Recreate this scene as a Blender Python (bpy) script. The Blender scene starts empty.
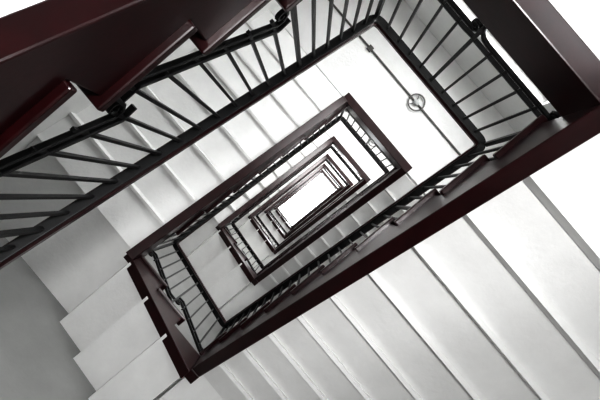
import bpy, math, bmesh
from mathutils import Vector, Matrix
F=450.0
VPX,VPY=313.0,196.0
XR,XL=0.98,-1.50
VU,VL=0.56,-0.40
BT=0.085
OUT_R,OUT_L,OUT_U,OUT_D=2.25,-2.31,1.95,-1.95
Z0=1.85
HS=[3.55,3.55,3.7,3.7,3.7,3.7]
LEVELS=[Z0-3.55]
for h in HS: LEVELS.append(LEVELS[-1]+h)
HS.append(3.7)
ZFLOOR=LEVELS[0]
NL,NS,NU=10,3,8
RAILH=0.92
R=HS[0]/21

def mat(name,base,rough=0.5,metal=0,noise=None,bump=0.0,coat=0,fine=0):
    m=bpy.data.materials.new(name); m.use_nodes=True
    nt=m.node_tree; b=nt.nodes['Principled BSDF']
    b.inputs['Base Color'].default_value=(*base,1); b.inputs['Roughness'].default_value=rough
    b.inputs['Metallic'].default_value=metal
    if coat: b.inputs['Coat Weight'].default_value=coat; b.inputs['Coat Roughness'].default_value=0.12
    if noise:
        sc,amt,stretch=noise
        tc=nt.nodes.new('ShaderNodeTexCoord'); mp=nt.nodes.new('ShaderNodeMapping'); mp.inputs['Scale'].default_value=stretch
        n=nt.nodes.new('ShaderNodeTexNoise'); n.inputs['Scale'].default_value=sc; n.inputs['Detail'].default_value=8; n.inputs['Roughness'].default_value=0.65
        r=nt.nodes.new('ShaderNodeValToRGB')
        r.color_ramp.elements[0].position=0.3; r.color_ramp.elements[1].position=0.7
        r.color_ramp.elements[0].color=(*[c*(1-amt) for c in base],1); r.color_ramp.elements[1].color=(*[min(1,c*(1+amt*0.3)) for c in base],1)
        nt.links.new(tc.outputs['Object'],mp.inputs[0]); nt.links.new(mp.outputs[0],n.inputs[0])
        nt.links.new(n.outputs[0],r.inputs[0]); nt.links.new(r.outputs[0],b.inputs['Base Color'])
        if bump:
            src=n
            if fine:
                src=nt.nodes.new('ShaderNodeTexNoise'); src.inputs['Scale'].default_value=fine; src.inputs['Detail'].default_value=4
                nt.links.new(mp.outputs[0],src.inputs[0])
            bp=nt.nodes.new('ShaderNodeBump'); bp.inputs['Strength'].default_value=bump; bp.inputs['Distance'].default_value=0.01
            nt.links.new(src.outputs[0],bp.inputs['Height']); nt.links.new(bp.outputs[0],b.inputs['Normal'])
    return m
WHITE=mat('white_limewash',(0.80,0.797,0.79),0.65,noise=(4.0,0.07,(1,1,1)),bump=0.2,fine=40)
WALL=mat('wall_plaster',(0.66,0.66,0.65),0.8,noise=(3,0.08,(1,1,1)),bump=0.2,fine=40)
WALL_SHADED=mat('grey_wall_paint',(0.27,0.27,0.265),0.8,noise=(3,0.12,(1,1,1)),bump=0.2,fine=40)  # left wall only: its shade is put into a darker base colour
RED=mat('oxblood_gloss_paint',(0.020,0.0018,0.0028),0.3,noise=(8,0.5,(1,1,1)),bump=0.08,coat=0.1)
IRON=mat('black_wrought_iron',(0.004,0.004,0.0045),0.45,metal=0.1,noise=(30,0.4,(1,1,1)),bump=0.1)
FLOORM=mat('stone_floor',(0.4,0.39,0.375),0.5,noise=(4,0.25,(1,1,1)))
FRAME=mat('window_frame_paint',(0.75,0.75,0.73),0.4)
GLASS=mat('lamp_glass',(0.5,0.51,0.51),0.15)
CABLE=mat('grey_conduit',(0.08,0.077,0.072),0.5)

class MB:
    def __init__(s): s.v=[]; s.f=[]
    def add(s,vs,fs):
        o=len(s.v); s.v+= [(p[0],-p[1],p[2]) for p in vs]; s.f+=[[i+o for i in f] for f in fs]
    def box(s,a,b):
        x0,y0,z0=[min(a[i],b[i]) for i in range(3)]; x1,y1,z1=[max(a[i],b[i]) for i in range(3)]
        s.add([(x0,y0,z0),(x1,y0,z0),(x1,y1,z0),(x0,y1,z0),(x0,y0,z1),(x1,y0,z1),(x1,y1,z1),(x0,y1,z1)],
              [[0,1,2,3],[4,5,6,7],[0,1,5,4],[1,2,6,5],[2,3,7,6],[3,0,4,7]])
    def prism(s,prof,axis,t0,t1):
        n=len(prof)
        if axis=='u': vs=[(p,t0,z) for p,z in prof]+[(p,t1,z) for p,z in prof]
        else: vs=[(t0,p,z) for p,z in prof]+[(t1,p,z) for p,z in prof]
        fs=[list(range(n)),list(range(n,2*n))]+[[i,(i+1)%n,n+(i+1)%n,n+i] for i in range(n)]
        s.add(vs,fs)
    def sweep(s,path,sec):
        path=[Vector(p) for p in path]; n=len(path); m=len(sec); vs=[];fs=[]; last=Vector((1,0,0))
        for i,p in enumerate(path):
            t=(path[min(i+1,n-1)]-path[max(i-1,0)]).normalized()
            side=t.cross(Vector((0,0,1)))
            if side.length<0.05: side=last
            side.normalize(); last=side
            up=side.cross(t)
            for a,b in sec: vs.append(tuple(p+side*a+up*b))
        for i in range(n-1):
            for j in range(m): fs.append([i*m+j,i*m+(j+1)%m,(i+1)*m+(j+1)%m,(i+1)*m+j])
        fs+= [list(range(m)),list(range((n-1)*m,n*m))]
        s.add(vs,fs)
    def bar(s,p,z0,z1,w,ang=0):
        c,sn=math.cos(ang)*w/2,math.sin(ang)*w/2
        q=[(c-sn,sn+c),(-c-sn,-sn+c),(-c+sn,-sn-c),(c+sn,sn-c)]
        s.add([(p[0]+a,p[1]+b,z0) for a,b in q]+[(p[0]+a,p[1]+b,z1) for a,b in q],
              [[0,1,2,3],[4,5,6,7],[0,1,5,4],[1,2,6,5],[2,3,7,6],[3,0,4,7]])
    def obj(s,name,m,parent=None,bevel=0,smooth=False):
        me=bpy.data.meshes.new(name); me.from_pydata(s.v,[],s.f); me.update()
        bm=bmesh.new(); bm.from_mesh(me); bmesh.ops.recalc_face_normals(bm,faces=bm.faces); bm.to_mesh(me); bm.free()
        o=bpy.data.objects.new(name,me); bpy.context.scene.collection.objects.link(o); me.materials.append(m)
        if bevel:
            md=o.modifiers.new('bevel','BEVEL'); md.width=bevel; md.segments=2; md.limit_method='ANGLE'
        if smooth:
            for p in me.polygons: p.use_smooth=True
        if parent: o.parent=parent
        return o
def empty(name):
    e=bpy.data.objects.new(name,None); bpy.context.scene.collection.objects.link(e); return e
def octo(w,h,c=0.3):
    a,b=w/2,h/2; ca,cb=a*(1-c),b*(1-c)
    return [(a,cb),(ca,b),(-ca,b),(-a,cb),(-a,-cb),(-ca,-b),(ca,-b),(a,-cb)]

def flight_prof(s0,d,run,n,z0,lap,sof,k0):
    top=[];bot=[]
    for i in range(n):
        a=s0+d*run*i; b=s0+d*run*(i+1); z=z0+R*(i+k0)
        top+=[(a,z),(b,z)]
        pa=z0+R*(i+k0-0.5)-sof; pb=pa+R
        bot+=[(a,pa),(b,pb-lap)]
        if lap<0.1 and i<n-1: bot+=[(b,pb-lap-0.026),(b+d*0.026,pb-lap-0.026),(b+d*0.026,pb)]
    return top+bot[::-1]
def string_prof(s0,d,run,n,z0,drop,k0):
    top=[]
    for i in range(n):
        a=s0+d*run*i; b=s0+d*run*(i+1); z=z0+R*(i+k0)
        top+=[(a,z),(b,z)]
    bot=[(s0+d*run*n,z0+R*(n+k0-.5)-drop),(s0,z0+R*(k0-.5)-drop)]
    return top+bot
stair=empty('staircase')
runL=(XR-XL)/NL; runU=(XR-XL)/NU; runS=(VU-VL)/NS
for k,z in enumerate(LEVELS):
    R=HS[k]/21
    lastlev=(k==len(LEVELS)-1)
    st=MB(); sg=MB(); tr=MB()
    T=0.20
    zBL=z+NL*R; zUL=zBL+NS*R
    if k>0:
        st.box((XR+0.03,OUT_D,z-T+0.04),(OUT_R,OUT_U,z))
        sg.box((XR,VL-BT,z-0.24),(XR+BT+0.012,VU+BT,z+0.015))
    if not lastlev:
        st.prism(flight_prof(XR,-1,runL,NL,z,0.06,0.215,1),'u',VL-0.03,OUT_D)
        sg.prism(string_prof(XR,-1,runL,NL,z,0.345,1),'u',VL,VL-BT)
        for i in range(NL):
            a=XR-runL*i; zz=z+R*(i+1); tr.box((a+0.03,VL+0.025,zz-0.005),(a-runL,VL-BT,zz+0.028))
        st.box((XL+0.0,OUT_D,zBL-T+0.04),(OUT_L,VL-0.03,zBL))
        st.prism(flight_prof(VL,1,runS,NS,zBL,0.13,0.12,0),'v',XL-0.03,OUT_L)
        sg.prism(string_prof(VL,1,runS,NS,zBL,0.24,0),'v',XL,XL-BT)
        for i in range(1,NS):
            a=VL+runS*i; zz=zBL+R*i; tr.box((XL+0.025,a-0.03,zz-0.005),(XL-BT+0.03,a+runS,zz+0.028))
        sg.box((XL,VL,zBL-0.26),(XL-BT,VL-BT,zBL+0.015))
        st.box((XL,VU+0.03,zUL-T+0.04),(OUT_L,OUT_U,zUL))
        sg.box((XL,VU,zUL-0.24),(XL-BT,VU+BT,zUL+0.015))
        st.prism(flight_prof(XL,1,runU,NU,zUL,0.065,0.11,0),'u',VU+0.03,OUT_U)
        sg.prism(string_prof(XL,1,runU,NU,zUL,0.26,0),'u',VU,VU+BT)
        for i in range(1,NU):
            a=XL+runU*i; zz=zUL+R*i; tr.box((a-0.03,VU-0.025,zz-0.005),(a+runU,VU+BT,zz+0.028))
    st.obj('flights_%d'%k,WHITE,stair)
    sg.obj('strings_%d'%k,RED,stair,bevel=0.006)
    if tr.v: tr.obj('tread_ends_%d'%k,RED,stair,bevel=0.006)

c=BT/2
corners=[]
for k,z in enumerate(LEVELS):
    R=HS[k]/21
    corners.append((XR+c,VL-c,z+ (R*0.5)))
    if k==len(LEVELS)-1: break
    corners.append((XL-c,VL-c,z+NL*R+R*0.6))
    corners.append((XL-c,VU+c,z+(NL+NS)*R+R*0.5))
    corners.append((XR+c,VU+c,z+HS[k]+R*0.5))
def rounded(cs,r,dz):
    pts=[]; n=len(cs)
    for i,p in enumerate(cs):
        p=Vector(p)+Vector((0,0,dz))
        if i==0 or i==n-1: pts.append(p); continue
        a=Vector(cs[i-1])+Vector((0,0,dz)); b=Vector(cs[i+1])+Vector((0,0,dz))
        p0=p+(a-p).normalized()*r; p1=p+(b-p).normalized()*r
        for j in range(9):
            t=j/8; pts.append(p0*(1-t)**2+p*2*t*(1-t)+p1*t*t)
    return pts
rail=empty('stair_railing')
hr=MB(); hr.sweep(rounded(corners,0.06,RAILH),octo(0.066,0.05,0.45)); hr.obj('wooden_handrail',RED,rail)
ir=MB(); ir.sweep(rounded(corners,0.06,RAILH-0.034),octo(0.046,0.014,0.1))
bal=MB()
for i in range(len(corners)-1):
    a=Vector(corners[i]); b=Vector(corners[i+1]); d=b-a; L=Vector((d.x,d.y)).length
    n=round(L/0.102); nseg=max(1,round(L/0.60)); per=n/nseg
    horiz=Vector((d.x,d.y,0)).normalized()
    sl=abs(d.z)>0.04
    def off(ts): return (0.05+0.11*ts) if sl else 0.09
    for s in range(nseg):
        p0=a.lerp(b,s/nseg); p1=a.lerp(b,(s+1)/nseg)
        o0,o1=off(0),off(1)
        for dd in (0,0.055):
            q0=p0+horiz*0.07+Vector((0,0,o0+dd)); q1=p1-horiz*0.06+Vector((0,0,o1+dd))
            if dd==0:
                pts=[p0+Vector((0,0,o0-0.09)),p0+horiz*0.01+Vector((0,0,o0-0.04)),p0+horiz*0.035+Vector((0,0,o0-0.01)),q0,q1,p1-horiz*0.03+Vector((0,0,o1+0.0)),p1-horiz*0.008+Vector((0,0,o1-0.03)),p1+Vector((0,0,o1-0.10))]
            else: pts=[p0+Vector((0,0,o0+dd)),q0,q1,p1+Vector((0,0,o1+dd-.01))]
            ir.sweep(pts,octo(0.022,0.014,0.3))
        cpt=p1-horiz*0.035+Vector((0,0,o1-0.045)); sp=[]
        for j in range(20):
            an=math.pi/2-j*0.42; rr=0.034*(1-j/26)
            sp.append(cpt+horiz*math.cos(an)*rr+Vector((0,0,math.sin(an)*rr)))
        ir.sweep(sp,octo(0.018,0.010,0.3))
    for j in range(n):
        t=j/n; p=a.lerp(b,t)
        if j==0:
            bal.bar(p,p.z-0.14,p.z+RAILH-0.05,0.024,0); continue
        s=int(t*nseg+1e-6); ts=t*nseg-s
        isk=abs(ts)<0.5/per or abs(ts-1)<0.5/per
        if isk: bal.bar(p,p.z-0.16,p.z+RAILH-0.03,0.019,0)
        else: bal.bar(p,p.z+off(ts)-0.01,p.z+RAILH-0.03,0.0135,0)
ir.obj('iron_rails',IRON,rail)
bal.obj('balusters',IRON,rail)

ZT=LEVELS[-1]+2.9
def single(name,m,boxes,**kw):
    b=MB()
    for a,c2 in boxes: b.box(a,c2)
    return b.obj(name,m,**kw)
th=0.3
single('floor',FLOORM,[((OUT_L-th,OUT_D-th,ZFLOOR-0.2),(OUT_R+th,OUT_U+th,ZFLOOR))])
single('wall_left',WALL_SHADED,[((OUT_L-th,OUT_D-th,ZFLOOR),(OUT_L,OUT_U+th,ZT))])
single('wall_front',WALL,[((OUT_L,OUT_D-th,ZFLOOR),(OUT_R,OUT_D,ZT))])
single('wall_back',WALL,[((OUT_L,OUT_U,ZFLOOR),(OUT_R,OUT_U+th,ZT))])
WY0,WY1=-0.75,0.9
bx=[((OUT_R,OUT_D-th,ZFLOOR),(OUT_R+th,WY0,ZT)),((OUT_R,WY1,ZFLOOR),(OUT_R+th,OUT_U+th,ZT))]
zp=ZFLOOR
for k,z in enumerate(LEVELS):
    bx.append(((OUT_R,WY0,zp),(OUT_R+th,WY1,z+0.9))); zp=z+2.6
bx.append(((OUT_R,WY0,zp),(OUT_R+th,WY1,ZT)))
single('wall_right',WALL,bx)
for k,z in enumerate(LEVELS):  # windows assumed on every landing, added to let light reach the flights
    w=MB(); x=OUT_R+0.1
    z0,z1=z+0.9,z+2.6
    w.box((x,WY0,z0),(x+.05,WY0+.07,z1)); w.box((x,WY1-.07,z0),(x+.05,WY1,z1))
    w.box((x,WY0,z0),(x+.05,WY1,z0+.07)); w.box((x,WY0,z1-.07),(x+.05,WY1,z1))
    ym=(WY0+WY1)/2; w.box((x,ym-.03,z0),(x+.05,ym+.03,z1)); w.box((x,WY0,z0+1.1),(x+.05,WY1,z0+1.15))
    w.obj('window_%d'%(k+1),FRAME)
    l=bpy.data.lights.new('daylight_window','AREA'); l.shape='RECTANGLE'; l.size=WY1-WY0-.1; l.size_y=1.6; l.energy=(8,46,95,130,130,130,130)[k]; l.color=(1,0.997,0.99)  # area light added behind each opening, energy balanced floor by floor
    o=bpy.data.objects.new('daylight_window',l); bpy.context.scene.collection.objects.link(o)
    o.location=(OUT_R+0.25,-ym,(z0+z1)/2); o.rotation_euler=Vector((-1,0,0)).to_track_quat('-Z','Y').to_euler()
g=0.5
su0,su1,sv0,sv1=XL-g,XR+g,VL-g,VU+g
single('ceiling',WALL,[((OUT_L-th,OUT_D-th,ZT),(su0,OUT_U+th,ZT+.25)),((su1,OUT_D-th,ZT),(OUT_R+th,OUT_U+th,ZT+.25)),
  ((su0,OUT_D-th,ZT),(su1,sv0,ZT+.25)),((su0,sv1,ZT),(su1,OUT_U+th,ZT+.25))])
sk=MB()
for i in range(6):
    x=su0+(su1-su0)*i/5; sk.box((x-.02,sv0,ZT+.2),(x+.02,sv1,ZT+.25))
sk.box((su0,sv0-.02,ZT+.2),(su1,sv0+.02,ZT+.25)); sk.box((su0,sv1-.02,ZT+.2),(su1,sv1+.02,ZT+.25))
sk.obj('skylight_frame',FRAME)

for k,z in enumerate(LEVELS[1:]):
    zc=z-0.16
    e=empty('ceiling_lamp')
    lx,ly=1.60,0.06
    m=MB(); prof=[(0.0,-0.055),(0.02,-0.052),(0.035,-0.035),(0.038,-0.02),(0.03,-0.01),(0.035,0)]
    n=24; vs=[];fs=[]
    for r_,zz in prof:
        for j in range(n): vs.append((lx+max(r_,0.001)*math.cos(j*2*math.pi/n),ly+max(r_,0.001)*math.sin(j*2*math.pi/n),zc+zz))
    for i in range(len(prof)-1):
        for j in range(n): fs.append([i*n+j,i*n+(j+1)%n,(i+1)*n+(j+1)%n,(i+1)*n+j])
    m.add(vs,fs); m.obj('glass_bowl',GLASS,e,smooth=True)
    m=MB(); pts=[(lx+0.095*math.cos(j*2*math.pi/32),ly+0.095*math.sin(j*2*math.pi/32),zc-0.03) for j in range(33)]
    m.sweep(pts,octo(0.014,0.014))
    for an in (0.5,2.6,4.7): m.sweep([(lx+0.03*math.cos(an),ly+0.03*math.sin(an),zc-0.012),(lx+0.095*math.cos(an),ly+0.095*math.sin(an),zc-0.03)],octo(0.008,0.008))
    m.obj('metal_ring',CABLE,e)
    m=MB(); m.sweep([(lx,OUT_U-0.02,zc-0.01),(lx,ly+0.03,zc-0.01)],octo(0.02,0.02)); m.sweep([(lx,ly-0.03,zc-0.01),(lx,OUT_D+0.02,zc-0.01)],octo(0.02,0.02))
    m.box((lx-.03,0.85,zc-.03),(lx+.03,0.91,zc)); m.obj('conduit',CABLE,e)

def area(name,loc,target,sx,sy,e):
    l=bpy.data.lights.new(name,'AREA'); l.shape='RECTANGLE'; l.size=sx; l.size_y=sy; l.energy=e; l.spread=math.radians(125)
    o=bpy.data.objects.new(name,l); bpy.context.scene.collection.objects.link(o)
    a=Vector((loc[0],-loc[1],loc[2])); b=Vector((target[0],-target[1],target[2]))
    o.location=a; o.rotation_euler=(b-a).to_track_quat('-Z','Y').to_euler(); return o
area('lobby_uplight',(0.45,0.0,ZFLOOR+0.3),(-0.8,-0.3,6),0.4,0.3,43)  # unseen fill light added near the floor to brighten the soffits

w=bpy.data.worlds.new('sky'); bpy.context.scene.world=w; w.use_nodes=True
w.node_tree.nodes['Background'].inputs[0].default_value=(0.95,0.98,1,1); w.node_tree.nodes['Background'].inputs[1].default_value=5

cd=bpy.data.cameras.new('camera'); cam=bpy.data.objects.new('camera',cd); bpy.context.scene.collection.objects.link(cam)
cd.sensor_width=36; cd.lens=F/600*36; cd.clip_start=0.02
th_=math.radians(40.0)
r=Vector((math.cos(th_),math.sin(th_),0)); p=Vector((math.sin(th_),-math.cos(th_),0))
d=(Vector((0,0,1))-r*((VPX-300)/F)-p*((200-VPY)/F)).normalized()
r2=(r-d*r.dot(d)).normalized(); p2=r2.cross(d)
cam.matrix_world=Matrix((( r2.x,p2.x,-d.x,0),(r2.y,p2.y,-d.y,0),(r2.z,p2.z,-d.z,0),(0,0,0,1)))
bpy.context.scene.camera=cam
bpy.context.scene.view_settings.view_transform='Standard'
try: bpy.context.scene.view_settings.look='High Contrast'
except Exception: pass
